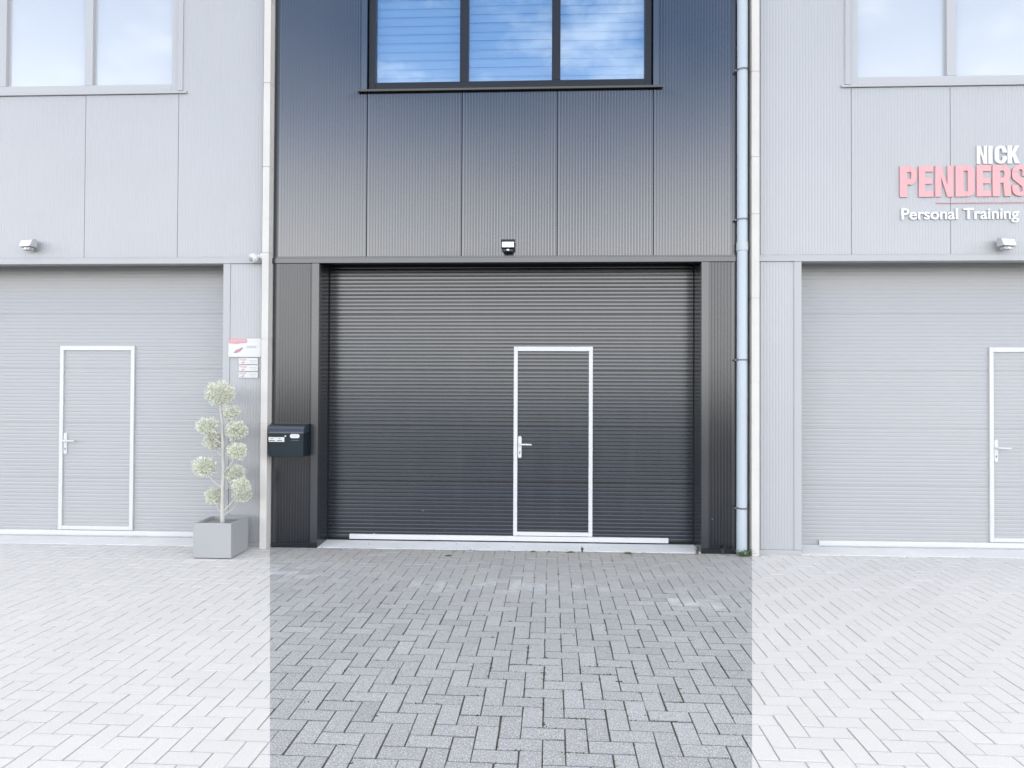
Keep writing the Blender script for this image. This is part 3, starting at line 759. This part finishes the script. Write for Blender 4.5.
# moss lumps sitting in the joints
ms = MB(); rr = random.Random(5)
for k in range(280):
    if rr.random() < .55: x, y = rr.gauss(.15,.35), rr.gauss(-3.1,.45)
    else: x, y = rr.uniform(-2.0,1.4), rr.uniform(-4.0,-.5)
    u, v = ((x-OX)*ca+(y-OY)*sa)/w, -(-(x-OX)*sa+(y-OY)*ca)/w
    if rr.random() < .5: u = round(u)
    else: v = round(v)
    c = math.floor(u+.01); 
    x, y = u*w, -v*w
    x, y = OX+ca*x-sa*y, OY+sa*x+ca*y
    if not (line_x(LA, LB, y)+.05 < x < line_x(RA, RB, y)-.05): continue
    # only where a joint is: test that no stone covers the spot
    def covered(u, v):
        for cc in (math.floor(u)-1, math.floor(u)):
            for vv in (math.floor(v)-1, math.floor(v)):
                kk = (vv+cc) % 4
                if kk == 0: rc = (cc, cc+1, vv, vv+2)
                elif kk == 2: rc = (cc, cc+2, vv, vv+1)
                else: continue
                if rc[0]+.06 < u < rc[1]-.06 and rc[2]+.06 < v < rc[3]-.06: return True
        return False
    if covered(u, v): continue
    for q in range(rr.randint(2, 7)):
        a, s = rr.uniform(0, 6.28), rr.uniform(.0035, .0085)
        bx, by = x+rr.gauss(0,.011), y+rr.gauss(0,.004)
        top = (bx, by, rr.uniform(.001,.006))
        ring = [(bx+s*math.cos(a+t*1.2566), by+s*math.sin(a+t*1.2566), -.006) for t in range(5)]
        for t in range(5): ms.face([ring[t], ring[(t+1)%5], top])
tag(ms.build('moss', M['moss'], fix=False), kind='stuff')

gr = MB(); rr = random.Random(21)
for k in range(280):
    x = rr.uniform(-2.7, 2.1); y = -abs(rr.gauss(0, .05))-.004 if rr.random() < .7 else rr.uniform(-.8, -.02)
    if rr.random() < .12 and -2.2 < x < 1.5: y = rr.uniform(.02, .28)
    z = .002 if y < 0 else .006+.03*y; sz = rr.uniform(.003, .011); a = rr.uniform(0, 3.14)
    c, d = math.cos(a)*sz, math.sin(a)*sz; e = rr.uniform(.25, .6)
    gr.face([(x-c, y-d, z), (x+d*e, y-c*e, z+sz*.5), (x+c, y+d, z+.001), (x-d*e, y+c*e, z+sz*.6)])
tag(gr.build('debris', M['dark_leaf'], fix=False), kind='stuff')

# ------------------------------------------------------------------ sky and sun
SUN_EL, SUN_AZ = R(42), R(6)        # sun behind the terrace: forecourt and facades lie in open shade
wd = bpy.data.worlds.new('World'); SC.world = wd; wd.use_nodes = True
nt = wd.node_tree; nt.nodes.clear()
out = nt.nodes.new('ShaderNodeOutputWorld'); bg = nt.nodes.new('ShaderNodeBackground'); nt.links.new(bg.outputs[0], out.inputs[0])
sky = nt.nodes.new('ShaderNodeTexSky'); sky.sky_type = 'NISHITA'; sky.sun_disc = False
sky.sun_elevation = SUN_EL; sky.sun_rotation = SUN_AZ; sky.air_density = 1.0; sky.dust_density = .3; sky.ozone_density = 3.0
tc = nt.nodes.new('ShaderNodeTexCoord')
sep = N(nt, 'ShaderNodeSeparateXYZ'); nt.links.new(tc.outputs['Generated'], sep.inputs[0])
zc = mathn(nt, 'ADD', mathn(nt, 'MAXIMUM', sep.outputs[2], 0.), .18)
cv = N(nt, 'ShaderNodeCombineXYZ')
nt.links.new(mathn(nt, 'DIVIDE', sep.outputs[0], zc), cv.inputs[0]); nt.links.new(mathn(nt, 'DIVIDE', sep.outputs[1], zc), cv.inputs[1])
mp = N(nt, 'ShaderNodeMapping'); mp.inputs['Location'].default_value = (9.7, 8.4, 0); nt.links.new(cv.outputs[0], mp.inputs[0])
big = noise(nt, mp.outputs[0], 3.0, 3, .5); wis = noise(nt, mp.outputs[0], 9., 9, .68)
cl = ramp(nt, mathn(nt, 'ADD', mathn(nt, 'MULTIPLY', big, .6), mathn(nt, 'MULTIPLY', wis, .4)), .49, .62)
# bright cloud bank over the horizon; added unseen sheet overhead brightens the paving
def band(a, b, c0, c1):
    n = N(nt, 'ShaderNodeMapRange', interpolation_type='SMOOTHSTEP')
    for k, v in enumerate((a, b, c0, c1)): n.inputs[k+1].default_value = v
    nt.links.new(sep.outputs[2], n.inputs[0]); return n.outputs[0]
low = band(.15, .48, 1, 0); high = band(.58, .85, 0, .9)
col = mix(nt, mathn(nt, 'MULTIPLY_ADD', cl, .33, .02), mix(nt, 1., sky.outputs[0], (1.22, 1.45, 1.68), 'MULTIPLY'), (13., 13.1, 13.2))
col = mix(nt, high, col, (9.0, 8.15, 6.7))
col = mix(nt, mathn(nt, 'MULTIPLY', low, .92), col, (18.0, 17.8, 17.4))
nt.links.new(col, bg.inputs['Color'])
bg.inputs['Strength'].default_value = .15
sl = bpy.data.lights.new('sun', 'SUN'); sl.energy = 3.0; sl.angle = R(.5); sl.color = (1, .95, .87)
so = bpy.data.objects.new('sun', sl); COL.objects.link(so)
sd = Vector((math.sin(SUN_AZ)*math.cos(SUN_EL), math.cos(SUN_AZ)*math.cos(SUN_EL), math.sin(SUN_EL)))
so.rotation_euler = (-sd).to_track_quat('-Z', 'Y').to_euler(); so.location = sd*40

# ------------------------------------------------------------------ camera
f_px = 660.; yaw = math.atan(28/f_px); pitch = R(.7); roll = R(.26)
r = Vector((1,0,0)); u = Vector((0,0,1)); w_ = Vector((0,1,0))
q = Matrix.Rotation(yaw, 3, 'Z'); r, u, w_ = q@r, q@u, q@w_
q = Matrix.Rotation(pitch, 3, r); u, w_ = q@u, q@w_
q = Matrix.Rotation(-roll, 3, w_); r, u = q@r, q@u
cd = bpy.data.cameras.new('camera'); cd.sensor_width = 36; cd.lens = 36*f_px/1024; cd.clip_start = .05; cd.clip_end = 3000
co = bpy.data.objects.new('camera', cd); COL.objects.link(co)
m4 = Matrix((( r.x, u.x, -w_.x, 0), (r.y, u.y, -w_.y, -6.84), (r.z, u.z, -w_.z, 1.64), (0,0,0,1)))
co.matrix_world = m4
SC.camera = co
SC.view_settings.view_transform = 'Standard'; SC.view_settings.look = 'None'
SC.view_settings.exposure = 1.1; SC.view_settings.gamma = 1
SC.render.engine = 'CYCLES'
SC.cycles.max_bounces = 8; SC.cycles.diffuse_bounces = 4; SC.cycles.transparent_max_bounces = 12
